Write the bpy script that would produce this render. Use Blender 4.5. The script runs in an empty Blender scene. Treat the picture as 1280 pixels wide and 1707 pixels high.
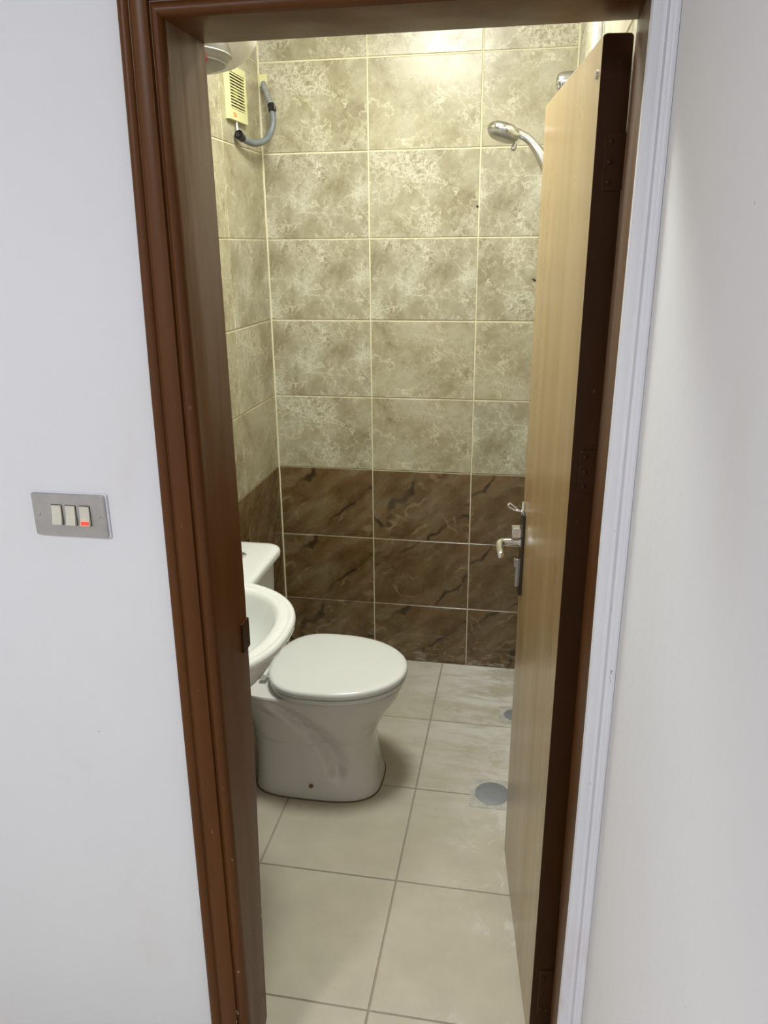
import bpy, math, random
from mathutils import Vector, Matrix
random.seed(7)
S = bpy.context.scene
COL = S.collection

# ------------------------------------------------------------------ camera
cd = bpy.data.cameras.new('camera'); cam = bpy.data.objects.new('camera', cd); COL.objects.link(cam)
RV, UV, FV = ((0.984337, 0.176096, -0.008407), (-0.048747, 0.317694, 0.94694), (-0.169423, 0.931698, -0.321302))
CPOS = Vector((0.98805, -3.00504, 1.7174))
cam.matrix_world = Matrix(((RV[0], UV[0], -FV[0], CPOS.x), (RV[1], UV[1], -FV[1], CPOS.y), (RV[2], UV[2], -FV[2], CPOS.z), (0, 0, 0, 1)))
cd.sensor_fit = 'HORIZONTAL'; cd.sensor_width = 36.0; cd.lens = 36.0 * 1301.78 / 1280.0
cd.clip_start = 0.02; cd.clip_end = 50
S.camera = cam

# ------------------------------------------------------------------ world, lights, exposure
S.view_settings.view_transform = 'Standard'; S.view_settings.look = 'None'
S.view_settings.exposure = 0.42; S.view_settings.gamma = 1.0; S.view_settings.use_curve_mapping = False
w = bpy.data.worlds.new('world'); S.world = w; w.use_nodes = True
w.node_tree.nodes['Background'].inputs[0].default_value = (0.75, 0.8, 0.9, 1); w.node_tree.nodes['Background'].inputs[1].default_value = 0.05

def light(name, kind, loc, energy, color, size=0.1, rot=(0, 0, 0), size_y=None):
    l = bpy.data.lights.new(name, kind); l.energy = energy; l.color = color
    if kind == 'AREA':
        l.shape = 'RECTANGLE' if size_y else 'DISK'; l.size = size
        if size_y: l.size_y = size_y
    else: l.shadow_soft_size = size
    o = bpy.data.objects.new(name, l); COL.objects.link(o); o.location = loc; o.rotation_euler = rot
    return o
light('bathroom_lamp', 'AREA', (0.60, -0.98, 2.63), 20.5, (0.98, 1.0, 0.955), 0.42)
light('bathroom_lamp_glow', 'POINT', (0.60, -0.98, 2.57), 5.0, (0.98, 1.0, 0.955), 0.09)
light('hall_lamp', 'AREA', (-0.35, -3.95, 2.66), 34, (0.965, 0.955, 1.0), 0.45)

# ------------------------------------------------------------------ helpers
def make(name, verts, faces, mat=None, parent=None, smooth=False, kind=None):
    me = bpy.data.meshes.new(name); me.from_pydata([tuple(v) for v in verts], [], faces); me.validate(); me.update()
    if mat:
        for m in (mat if isinstance(mat, (list, tuple)) else [mat]): me.materials.append(m)
    if smooth:
        me.polygons.foreach_set('use_smooth', [True] * len(me.polygons))
        me.update()
    o = bpy.data.objects.new(name, me); COL.objects.link(o)
    if parent: o.parent = parent
    if kind: o['kind'] = kind
    return o
def auto(o, ang=35):
    # sharp edges by angle
    me = o.data; import bmesh
    bm = bmesh.new(); bm.from_mesh(me)
    bmesh.ops.recalc_face_normals(bm, faces=bm.faces[:])
    for f in bm.faces: f.smooth = True
    for e in bm.edges:
        if len(e.link_faces) == 2 and e.calc_face_angle(0) > math.radians(ang): e.smooth = False
    bm.to_mesh(me); bm.free(); return o
def empty(name, loc=(0, 0, 0), rz=0.0, label=None, cat=None, kind=None, group=None):
    o = bpy.data.objects.new(name, None); COL.objects.link(o); o.location = loc; o.rotation_euler = (0, 0, rz); o.empty_display_size = 0.05
    return tag(o, label, cat, kind, group)
def tag(o, label=None, cat=None, kind=None, group=None):
    if label: o['label'] = label
    if cat: o['category'] = cat
    if kind: o['kind'] = kind
    if group: o['group'] = group
    return o
class G:
    def __init__(s): s.v = []; s.f = []
    def add(s, v, f):
        n = len(s.v); s.v += [Vector(p) for p in v]; s.f += [tuple(i + n for i in q) for q in f]; return s
    def box(s, a, b):
        x0, y0, z0 = a; x1, y1, z1 = b
        return s.add([(x0,y0,z0),(x1,y0,z0),(x1,y1,z0),(x0,y1,z0),(x0,y0,z1),(x1,y0,z1),(x1,y1,z1),(x0,y1,z1)],
                     [(0,3,2,1),(4,5,6,7),(0,1,5,4),(1,2,6,5),(2,3,7,6),(3,0,4,7)])
    def loft(s, rings, cap0=True, cap1=True):
        n = len(rings[0]); v = [p for r in rings for p in r]; f = []
        for i in range(len(rings) - 1):
            for j in range(n):
                a = i*n + j; b = i*n + (j+1) % n; f.append((a, b, b+n, a+n))
        if cap0: f.append(tuple(range(n))[::-1])
        if cap1: f.append(tuple(range((len(rings)-1)*n, len(rings)*n)))
        return s.add(v, f)
    def tube(s, pts, r, n=14, caps=True):
        pts = [Vector(p) for p in pts]; rings = []
        rr = r if isinstance(r, (list, tuple)) else [r]*len(pts)
        t0 = (pts[1]-pts[0]).normalized(); up = Vector((0, 0, 1)) if abs(t0.z) < .9 else Vector((1, 0, 0))
        a = t0.cross(up).normalized()
        for i, p in enumerate(pts):
            t = (pts[min(i+1, len(pts)-1)] - pts[max(i-1, 0)]).normalized()
            a = (a - t*a.dot(t)).normalized(); b = t.cross(a)
            rings.append([p + (a*math.cos(k*2*math.pi/n) + b*math.sin(k*2*math.pi/n))*rr[i] for k in range(n)])
        return s.loft(rings, caps, caps)
    def rbox(s, a, b, r=.003, ax=1):
        # box with rounded outline in the plane normal to axis ax
        i, j = [k for k in range(3) if k != ax]; ring = []
        for cx, cy, s0 in ((b[i]-r, b[j]-r, 0), (a[i]+r, b[j]-r, 90), (a[i]+r, a[j]+r, 180), (b[i]-r, a[j]+r, 270)):
            for q in range(0, 91, 18):
                th = math.radians(s0+q); ring.append((cx + r*math.cos(th), cy + r*math.sin(th)))
        cx, cy = (a[i]+b[i])/2, (a[j]+b[j])/2; e = min(r*.35, abs(b[ax]-a[ax])*.3)
        def lay(h, k):
            out = []
            for (p, q) in ring:
                w_ = [0, 0, 0]; w_[ax] = h
                w_[i] = p - k*math.copysign(1, p-cx); w_[j] = q - k*math.copysign(1, q-cy); out.append(tuple(w_))
            return out
        return s.loft([lay(a[ax], e), lay(a[ax]+e, 0), lay(b[ax]-e, 0), lay(b[ax], e)])
    def obj(s, name, mat=None, parent=None, ang=35, kind=None):
        return auto(make(name, s.v, s.f, mat, parent, kind=kind), ang)
def spline(pts, n=8):
    pts = [Vector(p) for p in pts]; out = []; P = [2*pts[0]-pts[1]] + pts + [2*pts[-1]-pts[-2]]
    for i in range(1, len(P)-2):
        for k in range(n):
            t = k/n; a, b, c, d = P[i-1], P[i], P[i+1], P[i+2]
            out.append(.5*((2*b) + (c-a)*t + (2*a-5*b+4*c-d)*t*t + (3*b-a-3*c+d)*t**3))
    out.append(pts[-1]); return out
def sup(cx, cy, a, b, z, n=48, e=2.0, eb=None):
    out = []
    for k in range(n):
        t = 2*math.pi*k/n; c, s_ = math.cos(t), math.sin(t); ee = e if (c > 0 or eb is None) else eb
        out.append((cx + a*math.copysign(abs(c)**(2/ee), c), cy + b*math.copysign(abs(s_)**(2/ee), s_), z))
    return out
def lerp(a, b, t): return a + (b-a)*t
def table(tb, z):
    if z <= tb[0][0]: return tb[0][1:]
    for p, q in zip(tb, tb[1:]):
        if z <= q[0]:
            t = (z-p[0])/(q[0]-p[0]); return [lerp(a, b, t) for a, b in zip(p[1:], q[1:])]
    return tb[-1][1:]

# ------------------------------------------------------------------ materials
class M:
    def __init__(s, name, rough=.5, metal=0.0, col=(.5, .5, .5), coat=0, spec=.5):
        s.m = bpy.data.materials.new(name); s.m.use_nodes = True; s.t = s.m.node_tree; s.n = s.t.nodes; s.b = s.n['Principled BSDF']
        s.b.inputs['Roughness'].default_value = rough; s.b.inputs['Metallic'].default_value = metal
        s.b.inputs['Base Color'].default_value = (*col, 1); s.b.inputs['Coat Weight'].default_value = coat; s.b.inputs['Coat Roughness'].default_value = .08
        s.b.inputs['Specular IOR Level'].default_value = spec
    def link(s, a, b): s.t.links.new(a, b)
    def coord(s, kind='Object', scale=(1, 1, 1), rot=(0, 0, 0), loc=(0, 0, 0)):
        mp = s.n.new('ShaderNodeMapping'); mp.inputs['Scale'].default_value = scale; mp.inputs['Rotation'].default_value = rot; mp.inputs['Location'].default_value = loc
        if kind == 'World': g = s.n.new('ShaderNodeNewGeometry'); s.link(g.outputs['Position'], mp.inputs[0])
        else: c = s.n.new('ShaderNodeTexCoord'); s.link(c.outputs[kind], mp.inputs[0])
        return mp.outputs[0]
    def noise(s, co, scale, detail=4, rough=.55, dist=0.0):
        n = s.n.new('ShaderNodeTexNoise'); s.link(co, n.inputs['Vector'])
        for k, v in (('Scale', scale), ('Detail', detail), ('Roughness', rough), ('Distortion', dist)): n.inputs[k].default_value = v
        return n.outputs['Fac']
    def vor(s, co, scale, feature='DISTANCE_TO_EDGE', rnd=1.0):
        n = s.n.new('ShaderNodeTexVoronoi'); n.feature = feature; s.link(co, n.inputs['Vector']); n.inputs['Scale'].default_value = scale; n.inputs['Randomness'].default_value = rnd
        return n.outputs['Distance']
    def warp(s, co, scale, amt, detail=3):
        n = s.n.new('ShaderNodeTexNoise'); s.link(co, n.inputs['Vector']); n.inputs['Scale'].default_value = scale; n.inputs['Detail'].default_value = detail
        a = s.n.new('ShaderNodeVectorMath'); a.operation = 'MULTIPLY_ADD'; s.link(n.outputs['Color'], a.inputs[0]); a.inputs[1].default_value = (amt,)*3; s.link(co, a.inputs[2])
        return a.outputs[0]
    def ramp(s, fac, stops, interp='LINEAR'):
        r = s.n.new('ShaderNodeValToRGB'); s.link(fac, r.inputs[0]); cr = r.color_ramp; cr.interpolation = interp
        while len(cr.elements) < len(stops): cr.elements.new(.5)
        for e, (p, c) in zip(cr.elements, stops): e.position = p; e.color = (*c, 1) if isinstance(c, (tuple, list)) else (c, c, c, 1)
        return r.outputs[0]
    def mix(s, fac, a, b, mode='MIX'):
        x = s.n.new('ShaderNodeMix'); x.data_type = 'RGBA'; x.blend_type = mode; x.clamp_factor = True
        for v, i in ((fac, 0), (a, 6), (b, 7)):
            if isinstance(v, bpy.types.NodeSocket): s.link(v, x.inputs[i])
            elif i == 0: x.inputs[0].default_value = v
            else: x.inputs[i].default_value = (*v, 1)
        return x.outputs[2]
    def math(s, op, a, b=0.0):
        x = s.n.new('ShaderNodeMath'); x.operation = op; x.use_clamp = False
        for v, i in ((a, 0), (b, 1)):
            if isinstance(v, bpy.types.NodeSocket): s.link(v, x.inputs[i])
            else: x.inputs[i].default_value = v
        return x.outputs[0]
    def col(s, c): s.link(c, s.b.inputs['Base Color']); return s
    def rough(s, c): s.link(c, s.b.inputs['Roughness']); return s
    def bump(s, h, strength=.2, dist=.002):
        b = s.n.new('ShaderNodeBump'); b.inputs['Strength'].default_value = strength; b.inputs['Distance'].default_value = dist
        s.link(h, b.inputs['Height']); s.link(b.outputs[0], s.b.inputs['Normal']); return s
    def variant(s, co, n=3, step=.9):
        o = s.n.new('ShaderNodeObjectInfo'); k = s.math('MULTIPLY', s.math('FLOOR', s.math('MULTIPLY', o.outputs['Random'], n)), step)
        c = s.n.new('ShaderNodeCombineXYZ'); s.link(k, c.inputs[0]); s.link(k, c.inputs[2])
        a = s.n.new('ShaderNodeVectorMath'); a.operation = 'ADD'; s.link(co, a.inputs[0]); s.link(c.outputs[0], a.inputs[1]); return a.outputs[0]
    def wave(s, co, scale, dist, detail=3, dscale=1.5, direction='Z'):
        n = s.n.new('ShaderNodeTexWave'); n.bands_direction = direction; s.link(co, n.inputs['Vector'])
        for k, v in (('Scale', scale), ('Distortion', dist), ('Detail', detail), ('Detail Scale', dscale), ('Detail Roughness', .6)): n.inputs[k].default_value = v
        return n.outputs['Fac']
    def rnd(s): o = s.n.new('ShaderNodeObjectInfo'); return o.outputs['Random']
    def sep(s, co):
        o = s.n.new('ShaderNodeSeparateXYZ'); s.link(co, o.inputs[0]); return o.outputs

def mat_light_tile():
    m = M('light_marble_tile', .22, spec=.5)
    co = m.variant(m.coord('Object', (1, 0.02, 1))); wp = m.warp(co, 7, .09, 5); wp2 = m.warp(co, 24, .060, 6); wp3 = m.warp(co, 4, .16, 5)
    base = m.ramp(m.noise(wp3, 7.5, 9, .74), [(.32, (.235, .20, .112)), (.45, (.345, .308, .195)), (.56, (.41, .38, .262)), (.70, (.47, .455, .36))])
    blob = m.ramp(m.vor(wp, 11, 'F1'), [(.14, 1.0), (.20, .8), (.25, 0.0)])
    mask = m.ramp(m.noise(co, 6.2, 1), [(.52, 0.0), (.58, .75)])
    c = m.mix(m.math('MULTIPLY', blob, mask), base, (.29, .245, .125))
    def ridge(v, sc, w_, d=5):
        n = m.noise(v, sc, d, .62); return m.ramp(m.math('ABSOLUTE', m.math('SUBTRACT', n, .5)), [(0.0, 1.0), (w_, .35), (w_*2.4, 0.0)])
    k1 = m.ramp(m.noise(co, 6, 3), [(.40, .12), (.56, .85)])
    c = m.mix(m.math('MULTIPLY', ridge(wp2, 15, .014), k1), c, (.66, .635, .47))
    k2 = m.ramp(m.noise(wp3, 4.5, 3), [(.44, 0.0), (.58, .8)])
    c = m.mix(m.math('MULTIPLY', ridge(wp2, 36, .026, 3), k2), c, (.70, .68, .55))
    v2 = m.ramp(m.vor(wp2, 48), [(.0, 1.0), (.06, .4), (.14, 0.0)])
    c = m.mix(m.math('MULTIPLY', v2, m.math('MULTIPLY', k2, .55)), c, (.72, .70, .56))
    sp = m.ramp(m.noise(co, 70, 2), [(.68, 0.0), (.74, .6)])
    c = m.mix(m.math('MULTIPLY', sp, k2), c, (.17, .13, .08))
    tone = m.ramp(m.rnd(), [(0, (.93, .93, .95)), (1, (1.04, 1.02, .98))])
    c = m.mix(1.0, c, tone, 'MULTIPLY'); m.col(c)
    m.rough(m.ramp(m.noise(co, 12, 2), [(.3, .24), (.7, .36)]))
    return m.m
def mat_brown_tile():
    m = M('brown_marble_tile', .22)
    co0 = m.variant(m.coord('Object', (1, 0.02, 1)), 3, .7); rc = m.variant(m.coord('Object', (1, .02, 1), (0, math.radians(36), 0)), 3, .7)
    def squash(v, sc):
        mp = m.n.new('ShaderNodeMapping'); mp.inputs['Scale'].default_value = sc; m.link(v, mp.inputs[0]); return mp.outputs[0]
    wr = m.warp(rc, 6, .10, 4); ln = squash(wr, (1, 1, 2.7))
    base = m.ramp(m.noise(ln, 5.2, 7, .66), [(.30, (.075, .040, .012)), (.43, (.125, .076, .028)), (.56, (.175, .122, .058)), (.72, (.235, .180, .105))])
    red = m.ramp(m.noise(squash(wr, (1, 1, 1.8)), 6.5, 3), [(.52, 0.0), (.66, .6)])
    c = m.mix(red, base, (.165, .080, .026))
    def ridge(v, sc, w_, d=3):
        n = m.noise(v, sc, d, .55); return m.ramp(m.math('ABSOLUTE', m.math('SUBTRACT', n, .5)), [(0.0, 1.0), (w_, .6), (w_*2.2, 0.0)])
    k = m.ramp(m.noise(co0, 6, 3), [(.46, 0.0), (.56, .85)])
    k = m.ramp(m.noise(co0, 5, 3), [(.42, .15), (.54, .9)])
    wv = m.ramp(m.wave(rc, 1.5, 7.5, 4, 1.3), [(.974, 0.0), (.994, .9), (1.0, 1.0)])
    c = m.mix(m.math('MULTIPLY', wv, k), c, (.030, .017, .005))
    wv2 = m.ramp(m.wave(squash(rc, (.6, 1, 1)), 2.3, 9, 4, 1.6), [(.975, 0.0), (.995, .7)])
    c = m.mix(m.math('MULTIPLY', wv2, m.ramp(m.noise(co0, 8, 2), [(.50, 0.0), (.58, .8)])), c, (.30, .22, .12))
    sd = m.ramp(m.noise(squash(wr, (1, 1, 4.5)), 4.0, 5, .6), [(.60, 0.0), (.74, .6)]); c = m.mix(sd, c, (.055, .032, .010))
    k2 = m.ramp(m.noise(co0, 9, 2), [(.52, 0.0), (.62, .6)])
    wp2 = m.warp(co0, 8, .10, 3); c = m.mix(m.math('MULTIPLY', ridge(wp2, 5.5, .008, 2), k2), c, (.33, .25, .14))
    sp = m.ramp(m.noise(co0, 55, 2), [(.70, 0.0), (.76, .5)]); c = m.mix(m.math('MULTIPLY', sp, k), c, (.40, .33, .23))
    # dried plaster dust near the floor
    z = m.sep(m.coord('World'))[2]
    dz = m.math('MULTIPLY', m.ramp(z, [(.0, 1.0), (.10, .25), (.30, 0.0)]), m.ramp(m.noise(m.coord('World', (1, 1, 3)), 14, 5, .7), [(.52, 0.0), (.66, .75)]))
    c = m.mix(dz, c, (.50, .47, .42)); m.col(c)
    m.rough(m.ramp(m.noise(co0, 10, 2), [(.3, .2), (.7, .34)]))
    return m.m
def mat_floor_tile():
    m = M('beige_floor_tile', .42, spec=.4)
    co = m.coord('World'); s = m.sep(co)
    c = m.ramp(m.noise(co, 9, 5, .6), [(.3, (.46, .42, .325)), (.7, (.53, .485, .38))])
    # smeared white grout haze
    sm = m.warp(m.coord('World', (1.0, 3.2, 1), (0, 0, math.radians(-14))), 4, .35, 4)
    n1 = m.ramp(m.noise(sm, 3.5, 6, .68), [(.44, 0.0), (.56, .75), (.64, 1.0)])
    ry = m.ramp(m.math('ADD', s[1], 1.5), [(.35, 0.03), (.75, .12), (1.0, .55), (1.3, .9)])
    ry = m.ramp(m.math('MULTIPLY', m.math('ADD', s[1], 2.0), .5), [(.30, .04), (.50, .15), (.68, .55), (.88, 1.0)])
    rx = m.ramp(s[0], [(.55, .25), (.85, 1.0)])
    c = m.mix(m.math('MULTIPLY', m.math('MULTIPLY', n1, ry), rx), c, (.72, .71, .67))
    n2 = m.ramp(m.noise(m.warp(co, 6, .2, 3), 5, 5, .65), [(.53, 0.0), (.58, .6)])
    rx2 = m.ramp(s[0], [(.78, 0.0), (.98, .9)]); c = m.mix(m.math('MULTIPLY', n2, rx2), c, (.68, .66, .61))
    d = m.ramp(m.noise(co, 70, 2), [(.76, 0.0), (.80, .5)]); c = m.mix(m.math('MULTIPLY', d, m.ramp(m.noise(co, 3, 2), [(.5, 0.0), (.6, 1.0)])), c, (.16, .12, .08))
    m.col(c); m.rough(m.ramp(m.noise(co, 7, 3), [(.3, .34), (.7, .52)]))
    return m.m
def mat_wall(name, c1, c2, sc=1.6, dirt=True):
    m = M(name, .62, spec=.25); co = m.coord('World')
    c = m.ramp(m.noise(co, sc, 4, .5), [(.3, c1), (.7, c2)])
    if dirt:
        d = m.ramp(m.noise(m.coord('World', (1, 1, .45)), 3.1, 5, .6), [(.60, 0.0), (.72, .35)]); c = m.mix(d, c, (.66, .62, .56))
        sp = m.ramp(m.noise(co, 95, 1), [(.80, 0.0), (.83, .7)])
        sp = m.math('MULTIPLY', sp, m.ramp(m.noise(co, 3.7, 1), [(.58, 0.0), (.64, 1.0)])); c = m.mix(sp, c, (.22, .17, .13))
    m.col(c); m.bump(m.noise(co, 22, 6, .62), .25, .004); return m.m
def mat_paint_brown(name='brown_gloss_paint', k=1.0, pale_top=False):
    m = M(name, .36, spec=.22); co = m.coord('World', (1, 1, .12))
    c = m.ramp(m.noise(m.warp(co, 5, .05), 16, 5, .6), [(.3, (.082*k, .028*k, .0055*k)), (.7, (.108*k, .039*k, .0085*k))])
    ch = m.ramp(m.noise(m.coord('World', (1, 1, .5)), 75, 3, .6), [(.70, 0.0), (.73, .9)])
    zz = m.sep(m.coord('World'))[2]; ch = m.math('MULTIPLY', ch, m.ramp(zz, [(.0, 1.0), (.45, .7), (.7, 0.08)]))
    c = m.mix(ch, c, (.55, .50, .42))
    if pale_top:  # streaky pale grey tone mixed in, stronger towards the top
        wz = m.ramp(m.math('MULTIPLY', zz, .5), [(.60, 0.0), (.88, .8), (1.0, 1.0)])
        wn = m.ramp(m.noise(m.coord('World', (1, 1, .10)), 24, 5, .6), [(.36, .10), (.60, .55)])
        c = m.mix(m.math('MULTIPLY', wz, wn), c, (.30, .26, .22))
    m.col(c)
    m.bump(m.noise(m.coord('World', (1, 1, .25)), 30, 4, .6), .12, .003)
    m.rough(m.ramp(m.noise(co, 9, 3), [(.3, .30), (.7, .44)])); return m.m
def mat_white_trim():
    m = M('white_painted_casing', .38); co = m.coord('World', (1, 1, .35))
    c = m.ramp(m.noise(co, 4, 4), [(.3, (.70, .71, .76)), (.7, (.80, .81, .85))])
    ch = m.ramp(m.noise(m.coord('World', (2.2, 2.2, .28)), 55, 3, .7), [(.71, 0.0), (.74, .8)]); c = m.mix(ch, c, (.12, .09, .07))
    zz = m.sep(m.coord('World'))[2]; pk = m.math('MULTIPLY', m.ramp(zz, [(.30, .6), (.58, 0.0)]), m.ramp(m.noise(co, 20, 3), [(.45, 0.0), (.62, 1.0)]))
    c = m.mix(pk, c, (.62, .42, .38)); m.col(c); m.bump(m.noise(co, 40, 5, .7), .35, .003); return m.m
def mat_veneer():
    m = M('varnished_veneer', .34, coat=.32); m.b.inputs['Coat Roughness'].default_value = .2; co = m.coord('Object', (1, 1, .045))
    g = m.noise(m.warp(co, 2, .05, 2), 24, 3, .5)
    c = m.ramp(g, [(.28, (.265, .178, .072)), (.50, (.315, .218, .093)), (.74, (.37, .264, .124))])
    b = m.ramp(m.noise(m.coord('Object', (1, 1, .12)), 5, 3), [(.40, 0.0), (.68, .45)]); c = m.mix(b, c, (.42, .26, .125))
    st = m.ramp(m.noise(m.coord('Object', (1, 3.0, .16)), 24, 3), [(.66, 0.0), (.80, .30)]); zz = m.sep(m.coord('Object'))[2]
    st = m.math('MULTIPLY', st, m.ramp(zz, [(.6, 1.0), (1.05, .0)])); c = m.mix(st, c, (.55, .46, .34))
    m.col(c); m.rough(m.ramp(m.noise(co, 8, 2), [(.3, .24), (.7, .36)])); return m.m
def mat_ceramic(name='white_ceramic', c=(.74, .76, .73), rough=.10):
    m = M(name, rough, coat=.3); co = m.coord('World')
    cc = m.ramp(m.noise(co, 3, 3), [(.3, tuple(k*.95 for k in c)), (.7, c)])
    sp = m.ramp(m.noise(co, 60, 2), [(.77, 0.0), (.80, .4)]); cc = m.mix(m.math('MULTIPLY', sp, m.ramp(m.noise(co, 6, 1), [(.55, 0.0), (.62, 1.0)])), cc, (.40, .36, .32))
    m.col(cc); return m.m
def flat(name, c, rough=.4, metal=0.0, coat=0.0, nz=60, amt=.06):
    m = M(name, rough, metal, c, coat); co = m.coord('Object')
    m.col(m.ramp(m.noise(co, nz, 3), [(.3, tuple(k*(1-amt) for k in c)), (.7, tuple(min(1, k*(1+amt)) for k in c))])); return m.m

MT = dict(light=mat_light_tile(), brown=mat_brown_tile(), floor=mat_floor_tile(),
    grout=flat('cream_grout', (.66, .61, .42), .8), grout_b=flat('brown_grout', (.50, .40, .22), .8), grout_f=flat('floor_grout', (.33, .285, .22), .85),
    wall=mat_wall('white_plaster', (.70, .71, .735), (.745, .76, .78)), wallr=mat_wall('white_plaster_side', (.70, .70, .71), (.77, .77, .775), 1.1),
    ceil=flat('ceiling_white', (.78, .77, .72), .7), paint=mat_paint_brown(), paint_pale=mat_paint_brown('pale_top_brown_paint', 1.0, True), paint_e=mat_paint_brown('dark_brown_edge_paint', .40), trim=mat_white_trim(), veneer=mat_veneer(),
    cer=mat_ceramic(), pan=mat_ceramic('ceramic_pan', (.70, .70, .66), .14), seat=mat_ceramic('seat_plastic', (.76, .78, .75), .2),
    chrome=flat('chrome', (.78, .78, .80), .12, 1.0), steel=flat('brushed_steel', (.50, .49, .47), .36, .85), brass=flat('aged_brass', (.45, .30, .12), .35, .9),
    dark=flat('blackened_metal', (.07, .06, .045), .25, .8), cream=flat('yellowed_plastic', (.72, .70, .36), .35), creamd=flat('fan_inside', (.16, .14, .06), .6), blade=flat('fan_blade', (.36, .34, .17), .5),
    rocker=flat('ivory_rocker', (.62, .60, .50), .35), grey=flat('grey_conduit', (.16, .18, .185), .45), greyl=flat('grey_corrugated', (.30, .30, .285), .5),
    black=flat('black_plastic', (.012, .010, .012), .3), heater=flat('heater_white_enamel', (.72, .68, .60), .3), cap=flat('grey_cap', (.30, .285, .25), .4), capr=flat('grey_cap_rib', (.42, .40, .35), .4),
    orange=flat('orange_label', (.75, .22, .06), .5), labelw=flat('label_print', (.85, .62, .30), .5), pvc=flat('white_pvc', (.74, .75, .82), .3), zinc=flat('zinc_drain', (.30, .31, .33), .45, .3), plaster=flat('grey_plaster', (.50, .48, .43), .8, nz=25, amt=.2),
    rust=flat('rusty_bolt', (.22, .12, .05), .6, .5), caulk=flat('dirty_caulk', (.16, .12, .07), .8), concrete=flat('outer_render', (.45, .44, .42), .9))
mr = M('neon_red', .3, col=(.8, .05, .03)); mr.b.inputs['Emission Color'].default_value = (1, .05, .03, 1); mr.b.inputs['Emission Strength'].default_value = .9; MT['neon'] = mr.m
mr = M('heater_pilot', .3, col=(.30, .09, .075)); mr.b.inputs['Emission Color'].default_value = (1, .12, .1, 1); mr.b.inputs['Emission Strength'].default_value = .05; MT['pilot'] = mr.m

# ------------------------------------------------------------------ room constants
XR = 1.113; YD = -1.715; YH = -1.859; ZC = 2.66
XL = 0.481; XO = 1.117; ZO = 2.013

# ------------------------------------------------------------------ tiled walls
_tile_cache = {}
def tile_mesh(w_, h_, t, c, mat, horiz=False):
    key = (round(w_, 4), round(h_, 4), mat.name, horiz)
    if key in _tile_cache: return _tile_cache[key]
    X, Z = w_/2, h_/2; g = G()
    ring = lambda d, k: [(-X+k, d, -Z+k), (X-k, d, -Z+k), (X-k, d, Z-k), (-X+k, d, Z-k)]
    v = ring(0, 0) + ring(-t+c, 0) + ring(-t, c)
    f = [(8, 9, 10, 11)] + [(i, (i+1) % 4, 4+(i+1) % 4, 4+i) for i in range(4)] + [(4+i, 4+(i+1) % 4, 8+(i+1) % 4, 8+i) for i in range(4)]
    if horiz: v = [(a, z_, -y_) for a, y_, z_ in v]
    me = bpy.data.meshes.new('tile'); me.from_pydata(v, [], f); me.update(); me.materials.append(mat)
    _tile_cache[key] = me; return me
Z5 = .8597; HR = .29588
ROWS = [0.0, Z5-2*HR, Z5-HR, Z5] + [Z5+HR*k for k in range(1, 6)] + [ZC]
GAP = .0058
def tiled_wall(name, loc, rz, cols, length):
    g = G(); g.box((0, .0022, -.05), (length, .10, ZC)); wobj = g.obj(name, MT['grout'], None, kind='structure')
    wobj.location = loc; wobj.rotation_euler = (0, 0, rz)
    for i in range(len(ROWS)-1):
        for j in range(len(cols)-1):
            z0, z1, x0, x1 = ROWS[i], ROWS[i+1], cols[j], cols[j+1]
            mat = MT['brown'] if i < 3 else MT['light']
            gx = GAP*(.8 if i < 3 else 1); gz = GAP*(.7 if i < 3 else 1)
            o = bpy.data.objects.new('tile', tile_mesh(x1-x0-gx, z1-z0-gz, .006, .0012, mat)); COL.objects.link(o); o.parent = wobj
            o.location = ((x0+x1)/2 + random.uniform(-.0006, .0006), .0055 + random.uniform(-.0004, .0004), (z0+z1)/2 + random.uniform(-.0006, .0006))
            o.rotation_euler = (0, math.pi if (i*3+j*2) % 3 == 1 else 0, 0)
    return wobj
wb = tiled_wall('wall_back', (0, 0, 0), 0, [0, .396, .796, XR], XR)
g = G(); g.tube([(0.7905, -.0012, 1.852), (0.7905, .004, 1.852)], .0045, 10); g.obj('screw_hole', MT['black'], wb)
tiled_wall('wall_left', (0, YD, 0), math.pi/2, [0, .120, .520, .920, 1.320, 1.715], 1.715)
tiled_wall('wall_right', (XR, 0, 0), -math.pi/2 + math.atan2(.012, 1.715), [0, .395, .795, 1.195, 1.595, 1.715], 1.715)
g = G(); g.add([(0, -.0058, 0), (.0058, 0, 0), (0, .002, 0), (0, -.0058, ZC), (.0058, 0, ZC), (0, .002, ZC)], [(0,1,4,3),(1,2,5,4),(2,0,3,5),(0,2,1),(3,4,5)]); g.obj('corner_grout', MT['grout'], wb)
g = G(); g.add([(XR, -.0058, 0), (XR-.0058, 0, 0), (XR, .002, 0), (XR, -.0058, ZC), (XR-.0058, 0, ZC), (XR, .002, ZC)], [(0,3,4,1),(1,4,5,2),(2,5,3,0),(0,1,2),(3,5,4)]); g.obj('corner_grout', MT['grout'], wb)
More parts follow.
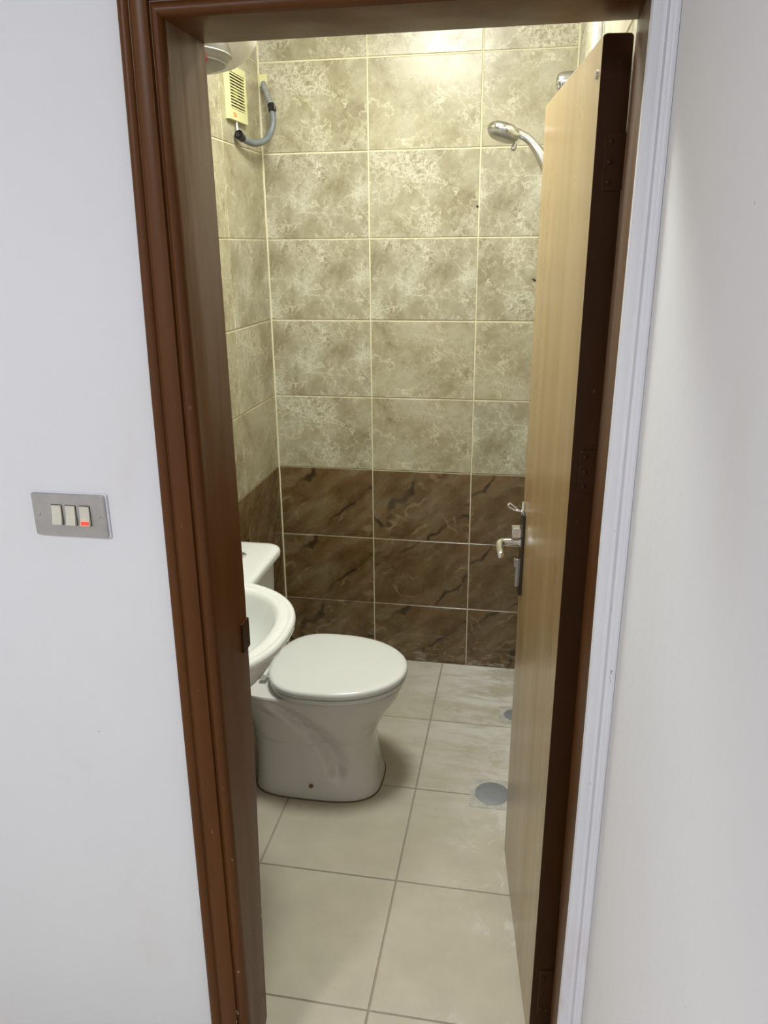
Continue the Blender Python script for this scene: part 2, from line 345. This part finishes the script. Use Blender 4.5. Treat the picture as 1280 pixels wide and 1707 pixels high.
# floor
g = G(); g.box((-.1, YH-.02, -.10), (XR+.12, .1, -.0025)); fl = g.obj('floor', MT['grout_f'], kind='structure')
fx = [0, .288, .695, 1.102, 1.135]; fy = [0, -.031, -.438, -.845, -1.252, -1.659, YH]
fy = [0, -.438, -.845, -1.252, -1.659, YH]
for i in range(len(fy)-1):
    for j in range(len(fx)-1):
        y1, y0, x0, x1 = fy[i], fy[i+1], fx[j], fx[j+1]
        if x1-x0 < .05: x1 = 1.128
        o = bpy.data.objects.new('tile', tile_mesh(x1-x0-.005, y1-y0-.005, .006, .001, MT['floor'], True)); COL.objects.link(o); o.parent = fl
        o.location = ((x0+x1)/2, (y0+y1)/2, -.006)
g = G(); g.box((-.1, YD, ZC), (XR+.12, .1, ZC+.1)); g.obj('ceiling', MT['ceil'], kind='structure')

# ------------------------------------------------------------------ hall shell
HX0, HY0, HXR = -1.55, -4.75, 1.150
g = G(); g.box((HX0, YH, -.1), (XL-.03, YD, ZC+.1)); g.box((XL-.03, YH, ZO+.03), (XO+.03, YD, ZC+.1)); g.box((XO+.03, YH, -.1), (HXR+.1, YD, ZC+.1))
g.obj('wall_front', MT['wall'], kind='structure')
g = G(); g.box((HXR, HY0, -.1), (HXR+.1, YH, ZC+.1)); g.obj('wall_hall_right', MT['wallr'], kind='structure')
g = G(); g.box((HX0-.1, HY0, -.1), (HX0, YD, ZC+.1)); g.obj('wall_hall_left', MT['wall'], kind='structure')
g = G(); g.box((HX0-.1, HY0-.1, -.1), (HXR+.1, HY0, ZC+.1)); g.obj('wall_hall_back', MT['wall'], kind='structure')
g = G(); g.box((HX0-.1, HY0-.1, ZC+.04), (HXR+.1, YH, ZC+.14)); g.obj('ceiling_hall', MT['ceil'], kind='structure')
g = G(); g.box((HX0-.1, HY0-.1, -.10), (HXR+.1, YH-.02, -.0025)); fh = g.obj('floor_hall', MT['grout_f'], kind='structure')
for i in range(8):
    for j in range(7):
        x0 = HX0 + .0 + j*.407; x1 = min(x0+.407, HXR); y1 = YH-.001 - i*.407; y0 = max(y1-.407, HY0)
        if x1-x0 < .05 or y1-y0 < .05: continue
        o = bpy.data.objects.new('tile', tile_mesh(x1-x0-.005, y1-y0-.005, .006, .001, MT['floor'], True)); COL.objects.link(o); o.parent = fh
        o.location = ((x0+x1)/2, (y0+y1)/2, -.006)

# ------------------------------------------------------------------ door frame (jambs, head, casings)
fr = empty('trim_1', (0, 0, 0), kind='structure', label='dark brown painted wooden door frame around the bathroom opening')
JB = [(0, .462), (.18, .4655), (.40, .470), (.70, .4785), (1.1, .483), (1.6, .482), (2.2, .481)]
zs = [-.002, .18, .40, .70, 1.1, 1.6, ZO+.03]
def wallslab(rows, name, mat, par):
    # rows: list of rings bottom to top
    g = G(); g.loft(rows); return g.obj(name, mat, par, 30)
rows = []
for z in zs:
    xb = table(JB, z)[0]; rows.append([(XL-.032, YH+.001, z), (XL+.001, YH+.001, z), (xb, YD, z), (XL-.05, YD, z)])
wallslab(rows, 'jamb', MT['paint_pale'], fr)
RJ = [(0, 1.108, 1.110), (.4, 1.110, 1.1095), (.75, 1.113, 1.109), (1.3, 1.112, 1.1085), (1.65, 1.1148, 1.113), (2.05, 1.118, 1.118)]
rows = []
for z in zs:
    xr, xb = table(RJ, z); rows.append([(xr, YH+.001, z), (HXR-.001, YH+.001, z), (HXR-.001, YD, z), (xb, YD, z)])
wallslab(rows, 'jamb', MT['paint_pale'], fr)
g = G(); g.rbox((XL-.032, YH+.001, ZO), (HXR-.001, YD, ZO+.03), .004, 0); g.obj('head', MT['paint'], fr)
# casing profile: (t across from outer 0 to inner 1, projection)
PROF = [(0, 0), (0, .012), (.05, .0155), (.13, .0165), (.20, .0150), (.245, .0105), (.265, .0105), (.30, .0150), (.38, .0175), (.50, .0182), (.62, .0175), (.70, .0150), (.725, .0100), (.745, .0100),
        (.77, .0130), (.84, .0160), (.92, .0150), (.97, .0110), (1.0, .006), (1.0, 0)]
OUT = [(0, .3985), (.25, .401), (1.46, .4115), (2.0, .422), (2.2, .424)]
CW = .074; ztop = ZO-.001+CW
def lrow(z, zin=None):
    xo = table(OUT, z)[0]; xi = XL+.003
    return [(lerp(xo, xi, t), YH+.0005-p, (z if zin is None else z-(t*CW))) for t, p in PROF]
rows = [lrow(z) for z in (0, .3, .7, 1.1, 1.5, 1.8)] + [lrow(ztop, True)]
g = G(); g.loft(rows); g.obj('casing', MT['paint'], fr, 40)
rows = []
for x, mit in ((table(OUT, ztop)[0], 1), (.7, 0), (.95, 0), (HXR-.001, 0)):
    xo, xi = table(OUT, ztop)[0], XL+.003
    rows.append([((lerp(xo, xi, t) if mit else x), YH+.0005-p, ztop - t*CW) for t, p in PROF])
g = G(); g.loft(rows); g.obj('casing', MT['paint'], fr, 40)
# white painted right casing, squeezed into the corner
PR = [(0, 0), (0, .006), (.0, .0135), (.05, .0160), (.30, .0165), (.42, .0158), (.48, .0190), (.54, .0198), (.60, .0182), (.66, .0165), (.72, .0172), (.78, .0192), (.84, .0190), (.90, .0200), (.96, .0240), (1.0, .028), (1.0, 0)]
RO = [(0, 1.107), (.4, 1.1094), (.75, 1.1128), (1.35, 1.1115), (1.65, 1.1145), (2.0, 1.1178), (2.3, 1.118)]
rows = []
for z in (0, .25, .6, 1.0, 1.3, 1.7, ZO-.002): 
    xo = table(RO, z)[0]; rows.append([(lerp(xo, HXR-.0005, t), YH+.0005-p, z) for t, p in PR])
g = G(); g.loft(rows[::-1]); o = g.obj('casing', MT['trim'], fr, 40); o['label'] = 'narrow white painted casing in the corner'
rows = []
for z in (ZO-.003, 2.2, ZC-.01):
    rows.append([(lerp(1.118, HXR-.0005, t), YH+.0005-p-.003, z) for t, p in PR])
g = G(); g.loft(rows[::-1]); o = g.obj('casing', MT['trim'], fr, 40); o['label'] = 'narrow white painted casing in the corner, above the head'
g = G(); g.rbox((.477, YD-.034, .985), (.4865, YD+.0015, 1.045), .002, 0); g.obj('strike_plate', MT['paint_e'], fr)

# ------------------------------------------------------------------ door leaf
HXp, HYp = 1.0672, -1.694; LL = .605; TH = .0425
ang = math.atan2(.600, -.0715)
# local: +X along the leaf from hinge to free edge, +Y = visible (left) side
door = empty('door_1', (HXp, HYp, 0), ang, kind='structure', label='varnished golden wood door leaf standing ajar inside the bathroom')
door.rotation_euler = (.0040, 0, ang)
ZB, ZT = .012, 2.004
g = G(); g.rbox((.0035, -TH, ZB), (LL, 0, ZT), .003, 0); g.obj('leaf', MT['veneer'], door)
g = G(); g.rbox((0, -TH-.0004, ZB), (.0034, .0004, ZT+.0004), .006, 0); o = g.obj('edge_band', MT['paint_e'], door); o['label'] = 'dark brown painted hinge edge'
for k, (z0, z1) in enumerate(((1.795, 1.875), (1.318, 1.392), (.115, .240))):
    g = G(); g.rbox((-.0036, -TH-.002, z0), (.0002, -.0125 if k != 2 else -.014, z1), .004, 0); h = g.obj('hinge', MT['paint_e'], door)
    g = G(); g.tube([(-.004, -TH-.0045, z0), (-.004, -TH-.0045, z1)], .0045, 12); g.obj('knuckle', MT['paint_e'], h)
    for q in (.15, .5, .85):
        zc = lerp(z0, z1, q); g = G(); g.tube([(-.0034, -.022, zc), (-.0052, -.022, zc), (-.0060, -.022, zc)], [.0040, .0036, .0018], 12); g.obj('screw', MT['paint_e'], h)
g = G(); g.tube([(.030, 0, 1.957), (.030, .0022, 1.957), (.030, .0030, 1.957)], [.0065, .006, .003], 12); g.obj('stop_screw', MT['steel'], door)
# handle set
g = G(); g.rbox((.548, .0001, .868), (.590, .0075, 1.088), .004, 1); hp = g.obj('handle_plate', MT['dark'], door)
g = G(); path = spline([(.572, .007, 1.008), (.572, .030, 1.008), (.570, .050, 1.008), (.562, .059, 1.007), (.545, .062, 1.003), (.525, .0615, .998), (.508, .060, .994)], 6)
n = len(path); rr_ = [lerp(.0082, .0095, min(1, i/(n*.5))) for i in range(n)]; rr_[-1] = .004; rr_[-2] = .0085
g.tube(path, rr_, 16); g.tube([(.572, .007, 1.008), (.572, .012, 1.008)], .014, 18); g.obj('lever', MT['chrome'], hp)
g = G(); g.rbox((.560, .007, 1.022), (.586, .030, 1.048), .003, 0); g.obj('thumb_turn', MT['chrome'], hp)
g = G(); g.tube(spline([(.575, .004, 1.085), (.575, .018, 1.094), (.575, .036, 1.108), (.575, .041, 1.102), (.575, .026, 1.092), (.575, .008, 1.088)], 5), .0022, 8); g.tube([(.575, .003, 1.078), (.575, .003, 1.112)], .0055, 12); g.obj('hook', MT['chrome'], hp)
g = G(); g.rbox((.580, .0072, .880), (.588, .0145, .955), .002, 0); g.rbox((.580, .0145, .935), (.588, .019, .957), .0015, 0); g.obj('key_cover', MT['steel'], hp)

# ------------------------------------------------------------------ toilet
TY = -.81
T = empty('toilet', (.33, TY, 0), label='white ceramic toilet with closed lid beside the back wall', cat='toilet')
def P(pts): return [(x-.33, y-TY, z) for x, y, z in pts]
# z: x0, x1, half width, front exponent, back exponent
TB = [(.000, .150, .578, .150, 3.2, 3.6), (.012, .152, .577, .149, 3.2, 3.6), (.05, .154, .568, .144, 3.0, 3.4), (.11, .154, .559, .137, 2.8, 3.2), (.17, .150, .555, .134, 2.6, 3.2), (.21, .145, .560, .136, 2.5, 3.2), (.25, .136, .578, .144, 2.35, 3.2),
      (.29, .120, .602, .157, 2.25, 3.2), (.33, .090, .628, .170, 2.15, 3.4), (.36, .060, .641, .177, 2.1, 3.6), (.380, .045, .646, .180, 2.05, 3.8), (.388, .048, .640, .174, 2.05, 3.8)]
def ss(a, b, x): t = max(0, min(1, (x-a)/(b-a))); return t*t*(3-2*t)
rings = []
N = 220
for i in range(73):
    z = .388*i/72; x0, x1, hw, ef, eb = table(TB, z); cx = x0 + (x1-x0)*(.46 if z < .2 else .52); ring = []
    for k in range(N):
        t = 2*math.pi*k/N; c, s_ = math.cos(t), math.sin(t); e = ef if c > 0 else eb
        a = (x1-cx) if c > 0 else (cx-x0)
        x = cx + a*math.copysign(abs(c)**(2/e), c); y = hw*math.copysign(abs(s_)**(2/e), s_)
        # trapway relief on both flanks: crease runs from under the seat forward and down
        xc = table([(0, .455), (.08, .440), (.14, .425), (.20, .398), (.26, .350), (.31, .300), (.345, .262), (.39, .24)], z)[0]
        band = ss(.05, .13, z)*(1-ss(.34, .385, z))*min(1, abs(s_)*1.6)
        d = x - xc
        push = -.030*math.exp(-(max(d, 0)/.050)**2)*ss(-.024, .016, d)
        rear = 0.0
        y += math.copysign(1, y)*(push + rear)*band
        # narrow the rear skirt under the bowl rim
        nr = (1-ss(-.10, .02, x-xc))*ss(.24, .33, z)*(1-ss(.37, .394, z))*.5
        y *= 1 - nr*.16
        ring.append((x, TY + y, z))
    rings.append(P(ring))
g = G(); g.loft(rings); g.obj('pan', MT['pan'], T, 50)
def cring(z, k):
    out = []
    x0, x1, hw, ef, eb = TB[0][1:]; cx = x0 + (x1-x0)*.46
    for q in range(96):
        t = 2*math.pi*q/96; c, s_ = math.cos(t), math.sin(t); e = ef if c > 0 else eb; a = (x1-cx) if c > 0 else (cx-x0)
        out.append((cx + (a+k)*math.copysign(abs(c)**(2/e), c), TY + (hw+k)*math.copysign(abs(s_)**(2/e), s_), z))
    return P(out)
g = G(); g.loft([cring(0, .0028), cring(.004, .0018)]); g.obj('caulk', MT['caulk'], T)
for sy in (-1, 1):
    g = G(); yy = TY + sy*.1445; g.tube([(.365-.33, yy-TY-sy*.004, .052), (.365-.33, yy-TY+sy*.003, .052), (.365-.33, yy-TY+sy*.006, .052)], [.008, .007, .003], 12); b = g.obj('fixing_bolt', MT['rust'], T)
# seat ring and lid
def dring(z, k, x0=.215, x1=.660, hw=.197):
    out = []; cx = .405
    for i in range(72):
        t = 2*math.pi*i/72; c, s_ = math.cos(t), math.sin(t)
        if c > 0: x = cx + (x1-cx-k)*c**(2/2.05); e = 2.05
        else: x = cx - (cx-x0-k)*abs(c)**(2/3.2); e = 2.35
        out.append((x, TY + (hw-k)*math.copysign(abs(s_)**(2/e), s_), z))
    return P(out)
g = G(); g.loft([dring(.3882, .016), dring(.3900, .0075), dring(.397, .004), dring(.404, .005), dring(.407, .011)]); g.obj('seat', MT['seat'], T, 50)
g = G(); g.loft([dring(.4073, .014), dring(.4090, .005), dring(.4135, .0005), dring(.421, -.001), dring(.4285, .0005), dring(.4325, .004), dring(.4345, .011), dring(.4352, .03), dring(.4360, .09)]); g.obj('lid', MT['seat'], T, 50)
for sy in (-.075, .075):
    g = G(); g.tube([(.205-.33, sy-.02, .412), (.205-.33, sy+.02, .412)], .012, 14); g.obj('seat_hinge', MT['seat'], T)
# cistern
def rr2(x0, x1, y0, y1, z, r, n=8):
    out = []
    for cx, cy, s0 in ((x1-r, y1-r, 0), (x0+.006, y1-.006, 90), (x0+.006, y0+.006, 180), (x1-r, y0+r, 270)):
        q = r if cx > .1 else .006
        for k in range(n+1):
            th = math.radians(s0 + 90*k/n); out.append((cx + q*math.cos(th), cy + q*math.sin(th), z))
    return P(out)
g = G(); g.loft([rr2(.008, .150, TY-.145, TY+.145, .392, .04), rr2(.008, .172, TY-.160, TY+.160, .42, .045), rr2(.008, .182, TY-.170, TY+.170, .60, .045), rr2(.008, .186, TY-.173, TY+.173, .738, .045)]); ci = g.obj('cistern', MT['cer'], T, 50)
g = G(); yb = .186
g.loft([rr2(.006, .196, TY-.184, TY+yb-.006, .736, .05), rr2(.004, .209, TY-.190, TY+yb, .742, .055), rr2(.004, .210, TY-.191, TY+yb, .756, .055), rr2(.006, .207, TY-.189, TY+yb-.002, .763, .053), rr2(.010, .200, TY-.183, TY+yb-.008, .7665, .048), rr2(.02, .186, TY-.17, TY+yb-.022, .768, .04)])
g.obj('cistern_lid', MT['cer'], T, 50)
g = G(); g.tube([(.104-.33, .043, .767), (.104-.33, .043, .774), (.104-.33, .043, .7765)], [.021, .021, .017], 24); b = g.obj('flush_button', MT['chrome'], T)
g = G(); g.tube([(.104-.33, .043, .776), (.104-.33, .043, .780)], [.012, .010], 20); g.obj('button_centre', MT['steel'], b)

# ------------------------------------------------------------------ wash basin
BY = -1.385
B = empty('wash_basin', (.17, BY, 0), label='white ceramic wash basin with rounded rim half hidden by the left jamb', cat='sink')
def Q(pts, xmin=.003): return [(max(x, xmin)-.17, y-BY, z) for x, y, z in pts]
def outer(k, z): return Q(sup(.155, BY, .303*k, .283*k, z, 72, 2.25))
def inner(k, z): return Q(sup(.222, BY, .190*k, .222*k, z, 72, 2.2))
g = G()
g.loft([outer(.30, .63), outer(.42, .645), outer(.60, .680), outer(.80, .735), outer(.93, .788), outer(.975, .812), outer(.985, .818), outer(1.0, .822), outer(1.004, .832), outer(.995, .8395), outer(.975, .8425), outer(.955, .8425), outer(.942, .8390), outer(.930, .8400), outer(.905, .8425),
        inner(1.04, .8430), inner(1.0, .8400), inner(.965, .828), inner(.90, .790), inner(.78, .745), inner(.55, .712), inner(.25, .700), inner(.12, .697)])
g.obj('bowl', MT['cer'], B, 60)
g = G(); g.tube([(.222-.17, 0, .6975), (.222-.17, 0, .7005)], [.022, .020], 20); g.obj('plug_hole', MT['chrome'], B)
g = G(); prf = [(.0, .075, .105), (.03, .072, .10), (.10, .058, .082), (.35, .052, .072), (.55, .062, .085), (.66, .085, .11)]
g.loft([Q(sup(.115, BY, a, b, z, 40, 2.6)) for z, a, b in prf]); g.obj('pedestal', MT['cer'], B, 60)

# ------------------------------------------------------------------ extractor fan on the left wall
FY0, FY1, FZ0, FZ1, FT = -.352, -.186, 2.114, 2.276, .0165
F = empty('extractor_fan', (0, (FY0+FY1)/2, FZ0), label='yellowed square extractor fan with slatted grille on left tiled wall', cat='fan')
fyc = (FY0+FY1)/2; fw = (FY1-FY0)/2; fh_ = FZ1-FZ0
g = G(); # frame: back plate + four borders
def fb(x0, y0, z0, x1, y1, z1): g.box((x0, y0, z0), (x1, y1, z1))
fb(.001, -fw, 0, FT, fw, .032); fb(.001, -fw, fh_-.022, FT, fw, fh_); fb(.001, -fw, .032, FT, -fw+.014, fh_-.022); fb(.001, fw-.014, .032, FT, fw, fh_-.022)
g.obj('housing', MT['cream'], F)
g = G(); g.box((.001, -fw+.014, .032), (.006, fw-.014, fh_-.022)); g.obj('backing', MT['creamd'], F)
g = G(); g.tube([(.006, 0, .086), (.0098, 0, .086), (.0108, 0, .086)], [.020, .020, .012], 20); g.obj('motor', MT['cream'], F)
for k in range(5):
    a = k*2*math.pi/5; g = G()
    c, s_ = math.cos(a), math.sin(a); c2, s2 = math.cos(a+.55), math.sin(a+.55)
    g.add([(.0064, .018*c, .086+.018*s_), (.0082, .018*c2, .086+.018*s2), (.0088, .046*c2, .086+.046*s2), (.0070, .048*c, .086+.048*s_),
           (.0072, .018*c, .086+.018*s_), (.0090, .018*c2, .086+.018*s2), (.0096, .046*c2, .086+.046*s2), (.0078, .048*c, .086+.048*s_)],
          [(0,3,2,1),(4,5,6,7),(0,1,5,4),(1,2,6,5),(2,3,7,6),(3,0,4,7)]); g.obj('blade', MT['blade'], F)
ns = 12; h0, h1 = .032, fh_-.022
for k in range(ns):
    z = lerp(h0, h1, (k+.5)/ns); g = G(); a = .0046
    g.add([(FT-.005, -fw+.013, z+.0012), (FT-.0005, -fw+.013, z-.0026), (FT-.0005, -fw+.013, z+.0012), (FT-.0045, -fw+.013, z+.0036),
           (FT-.005, fw-.013, z+.0012), (FT-.0005, fw-.013, z-.0026), (FT-.0005, fw-.013, z+.0012), (FT-.0045, fw-.013, z+.0036)],
          [(0,1,2,3),(7,6,5,4),(0,4,5,1),(1,5,6,2),(2,6,7,3),(3,7,4,0)]); g.obj('slat', MT['cream'], F)
g = G(); g.box((FT, -fw+.030, .010), (FT+.0008, -fw+.058, .021)); lb = g.obj('badge', MT['orange'], F); lb['label'] = 'small orange badge'
g = G()
for q in range(4): g.box((FT+.0008, -fw+.033+q*.006, .0135), (FT+.0012, -fw+.0365+q*.006, .0175))
g.obj('badge_print', MT['labelw'], lb)
g = G(); g.tube(spline([(.010, -.012, .004), (.011, -.014, -.014), (.016, -.019, -.034), (.020, -.022, -.046)], 4), .0030, 8); g.obj('cable', MT['pvc'], F)

# ------------------------------------------------------------------ conduit from back wall to fan
g = G(); g.rbox((.004, -.0065, 2.262), (.033, -.0006, 2.302), .003, 1); tag(g.obj('blanking_plate', MT['cream']), 'small yellowed cover plate high in the back wall corner', 'cover plate')
K = empty('drain_hose', (.02, -.02, 2.25), label='grey flexible hose looping from back wall to below the fan', cat='hose')
def Lc(p): return (p[0]-.02, p[1]+.02, p[2]-2.25)
PTS = [(.020, -.004, 2.272), (.028, -.024, 2.258), (.049, -.050, 2.219), (.065, -.065, 2.184), (.072, -.080, 2.134), (.062, -.095, 2.095), (.055, -.140, 2.070), (.040, -.194, 2.057), (.030, -.240, 2.059), (.023, -.274, 2.065), (.020, -.300, 2.074)]
sp = spline(PTS, 10)
cut = 3*10
top = sp[:cut+1]; rad = []
dense = spline(PTS, 60)[:cut*6+1]
rad = [.0082 + (.0024 if (i//5) % 2 else 0) for i in range(len(dense))]
g = G(); g.tube([Lc(p) for p in dense], rad, 12); g.obj('corrugated_section', MT['greyl'], K, 60)
g = G(); g.tube([Lc(p) for p in sp[cut-3:cut+4]], .0130, 14); q = sp[cut]; g.rbox(Lc((q.x+.006, q.y-.017, q.z-.012)), Lc((q.x+.018, q.y-.004, q.z+.004)), .003, 0); g.obj('coupling', MT['black'], K, 50)
g = G(); g.tube([Lc(p) for p in sp[cut+2:-11]], .0112, 14); g.obj('hose', MT['grey'], K, 60)
end = sp[-13:]; g = G(); g.tube([Lc(p) for p in end], [.0115, .0130, .0135, .0138, .0138, .0138, .0138, .0138, .0140, .0146, .0150, .0146, .0135], 14, False); 
g.tube([Lc(p) for p in end], [.010]*13, 14); g.obj('end_cap', MT['black'], K, 60)

# ------------------------------------------------------------------ water heater
WH = empty('water_heater', (.188, -1.112, 2.06), label='white cylindrical water heater with grey cap hanging above the basin', cat='water heater')
def circ(r, z, n=64): return [(r*math.cos(2*math.pi*k/n), r*math.sin(2*math.pi*k/n), z) for k in range(n)]
g = G(); g.loft([circ(.03, .046), circ(.10, .049), circ(.125, .056), circ(.150, .073), circ(.168, .098), circ(.176, .135), circ(.176, .50), circ(.172, .515), circ(.15, .535), circ(.08, .548)]); g.obj('tank', MT['heater'], WH, 50)
def cc_(r, z, n=64): return [(.020 + r*math.cos(2*math.pi*k/n), -.062 + r*math.sin(2*math.pi*k/n), z) for k in range(n)]
g = G(); g.loft([cc_(.030, .029), cc_(.075, .032), (cc_(.098, .041)), cc_(.112, .056), cc_(.116, .078), cc_(.113, .105), cc_(.100, .135)]); cp = g.obj('bottom_cap', MT['cap'], WH, 50)
for r0, z0 in ((.099, .0415), (.1125, .0565), (.1165, .080)):
    g = G(); g.tube(cc_(r0, z0) + cc_(r0, z0)[:1], .0018, 8, False); g.obj('rib', MT['capr'], cp)
for sgn in (-1, 1):
    g = G(); g.box((-.186, sgn*.09-.02, .30), (-.12, sgn*.09+.02, .34)); g.obj('bracket', MT['steel'], WH)
g = G(); a_ = math.radians(-36); px, py = .020 + .094*math.cos(a_), -.062 + .094*math.sin(a_)
g.tube([(px-.004, py+.003, .050), (px+.002, py-.002, .034)], [.012, .0105], 16); g.obj('pilot_lamp', MT['pilot'], cp)

# ------------------------------------------------------------------ shower
SY = -.50
SH = empty('hand_shower', (1.10, SY, 1.84), label='chrome hand shower resting in a bracket beyond the door edge', cat='shower')
def Ls(p): return (p[0]-1.10, p[1]-SY, p[2]-1.84)
hd = Vector((.894, SY, 2.032)); ax = Vector((-.30, -.12, -.95)).normalized()
u_ = Vector((.93, .0, -.36)); u_ = (u_ - ax*u_.dot(ax)).normalized(); v_ = ax.cross(u_)
def disc(off, r, sc=1.0): 
    c = hd + ax*off; return [Ls(c + u_*(r*sc*math.cos(2*math.pi*k/36)) + v_*(r*math.sin(2*math.pi*k/36))) for k in range(36)]
g = G(); g.loft([disc(-.017, .020), disc(-.014, .038), disc(-.006, .048), disc(.004, .051), disc(.010, .048)]); g.obj('shower_head', MT['chrome'], SH, 50)
g = G(); g.loft([disc(.010, .046), disc(.016, .044), disc(.024, .036), disc(.025, .015)]); g.obj('nozzle_face', MT['steel'], SH, 50)
tp = hd + ax*.022 + u_*.042; g = G(); g.tube([Ls(tp), Ls(tp+ax*.010), Ls(tp+ax*.018), Ls(tp+ax*.022)], [.004, .008, .008, .004], 12); g.obj('spray_lever', MT['steel'], SH)
hpth = spline([hd + u_*.030 - ax*.002, (.945, SY, 2.019), (.972, SY, 2.000), (.998, SY, 1.968), (1.030, SY+.004, 1.915), (1.058, SY+.006, 1.866), (1.073, SY+.008, 1.838)], 6)
nn = len(hpth); hr = [table([(0, .016), (.15, .012), (.35, .0125), (.6, .019), (.85, .018), (1, .012)], i/(nn-1))[0] for i in range(nn)]
g = G(); g.tube([Ls(p) for p in hpth], hr, 18); g.obj('handle', MT['chrome'], SH, 50)
g = G(); g.tube([Ls((1.055, SY+.006, 1.868)), Ls((1.113, SY+.006, 1.868))], [.022, .024], 20); g.obj('bracket', MT['chrome'], SH)
g = G(); g.tube([Ls(p) for p in spline([(1.073, SY+.008, 1.838), (1.085, SY+.02, 1.76), (1.085, SY+.05, 1.45), (1.075, SY+.10, 1.15), (1.080, SY+.16, 1.02), (1.100, SY+.20, 1.06)], 8)], .0065, 10); g.obj('hose', MT['steel'], SH, 60)
g = G(); ys = -.50; pts = [(1.032, ys, 2.150), (1.034, ys, 2.150), (1.040, ys, 2.150), (1.050, ys, 2.150), (1.060, ys, 2.150), (1.119, ys, 2.150)]
g.tube(pts, [.008, .016, .0225, .026, .0265, .0265], 28); so = g.obj('shower_fitting', MT['chrome'], None, 50)
tag(so, 'round-ended chrome wall fitting above the hand shower', 'wall fitting')
g = G(); g.tube([(1.046, ys, 2.126), (1.046, ys, 2.108)], .003, 8); g.obj('pin', MT['steel'], so)
# chrome soap shelf tip
SD = empty('soap_dish', (1.115, -.32, 1.61), label='small chrome soap dish showing left of the door', cat='soap dish')
g = G(); g.loft([[(x-1.06, y, z) for x, y, z in sup(1.050, 0, .050*k, .045*k, zz, 32, 2.4)] for k, zz in ((.75, -.006), (.95, .001), (1.0, .008), (.97, .0085), (.90, .002), (.70, -.002))]); dsh = g.obj('dish', MT['chrome'], SD, 50); dsh.location = (-.070, 0, 0)
g = G(); g.tube([(-.045, 0, -.002), (.003, 0, -.002)], .008, 14); g.obj('arm', MT['chrome'], SD)
# white pipe on right wall
g = G(); g.tube([(1.1065, -1.02, 1.2), (1.1065, -1.02, ZC-.002)], .0105, 20); pp = g.obj('vertical_pipe', MT['pvc'], None); tag(pp, 'white plastic pipe up the right bathroom wall by the door top', 'pipe')
for zc in (1.6, 2.1, 2.5):
    g = G(); g.tube([(1.1065, -1.02, zc), (1.1065, -1.02, zc+.014)], .0122, 16); g.obj('pipe_clip', MT['pvc'], pp)

# ------------------------------------------------------------------ floor drains
def drain(x, y, s, r, label):
    D = empty('floor_drain', (x, y, 0), label=label, cat='drain', group=None)
    g = G(); g.rbox((-s, -s, .0002), (s, s, .0016), .004, 2); g.obj('frame', MT['plaster'], D)
    def c_(r_, z): return [(r_*math.cos(2*math.pi*k/48), r_*math.sin(2*math.pi*k/48), z) for k in range(48)]
    g = G(); v = c_(r+.005, .0016) + c_(r+.004, .0030) + c_(r+.001, .0030) + c_(r, .0016); n = 48; f = []
    for L in range(3):
        for k in range(n): f.append((L*n+k, L*n+(k+1) % n, (L+1)*n+(k+1) % n, (L+1)*n+k))
    g.add(v, f); g.obj('ring', MT['plaster'], D, 50)
    g = G(); g.loft([c_(r-.0015, .0012), c_(r-.0015, .0036), c_(r-.004, .0044), c_(.01, .0040)]); g.obj('cover', MT['zinc'], D, 50)
drain(.948, -.831, .073, .057, 'larger round grey floor drain near the door leaf')
drain(1.006, -.357, .055, .036, 'smaller round floor drain near the back wall')

# ------------------------------------------------------------------ light switch
SX0, SX1, SZ0, SZ1 = .1725, .3055, 1.2535, 1.3290
SW = empty('light_switch', ((SX0+SX1)/2, YH, SZ0), label='brushed metal three-gang light switch with one red lit rocker', cat='switch')
W2 = (SX1-SX0)/2; H2 = SZ1-SZ0
g = G(); g.rbox((-W2-.001, -.004, -.002), (W2+.003, -.0002, H2+.001), .003, 1); g.obj('back_box', MT['pvc'], SW)
g = G(); g.rbox((-W2, -.0095, 0), (W2, -.004, H2), .004, 1); g.obj('face_plate', MT['steel'], SW)
for k, cx in enumerate((-.0205, .0050, .0310)):
    g = G(); z0, z1 = .0215, .0555; w3 = .0085
    g.box((cx-w3-.0012, -.0098, z0-.0012), (cx+w3+.0012, -.0094, z1+.0012)); sur = g.obj('rocker_slot', MT['black'], SW)
    g = G(); zm = .036
    g.add([(cx-w3, -.0095, z0), (cx+w3, -.0095, z0), (cx+w3, -.0095, z1), (cx-w3, -.0095, z1), (cx-w3, -.0165, z0+.001), (cx+w3, -.0165, z0+.001), (cx+w3, -.0125, z1-.001), (cx-w3, -.0125, z1-.001), (cx-w3, -.0135, zm), (cx+w3, -.0135, zm)],
          [(0,1,5,4),(1,9,5),(1,2,9),(2,6,9),(2,3,7,6),(3,8,7),(3,0,8),(0,4,8),(4,5,9,8),(8,9,6,7),(0,3,2,1)]); rk = g.obj('rocker', MT['rocker'], SW, 20)
    if k == 2:
        g = G(); g.box((cx-w3+.0022, -.0170, z0+.0025), (cx+w3-.0012, -.0140, z0+.0085)); o = g.obj('neon_window', MT['neon'], rk); o['label'] = 'red lit window'
for cx in (-W2+.011, W2-.011):
    g = G(); g.tube([(cx, -.0095, .038), (cx, -.0108, .038), (cx, -.0112, .038)], [.0030, .0027, .001], 12); g.obj('screw', MT['steel'], SW)
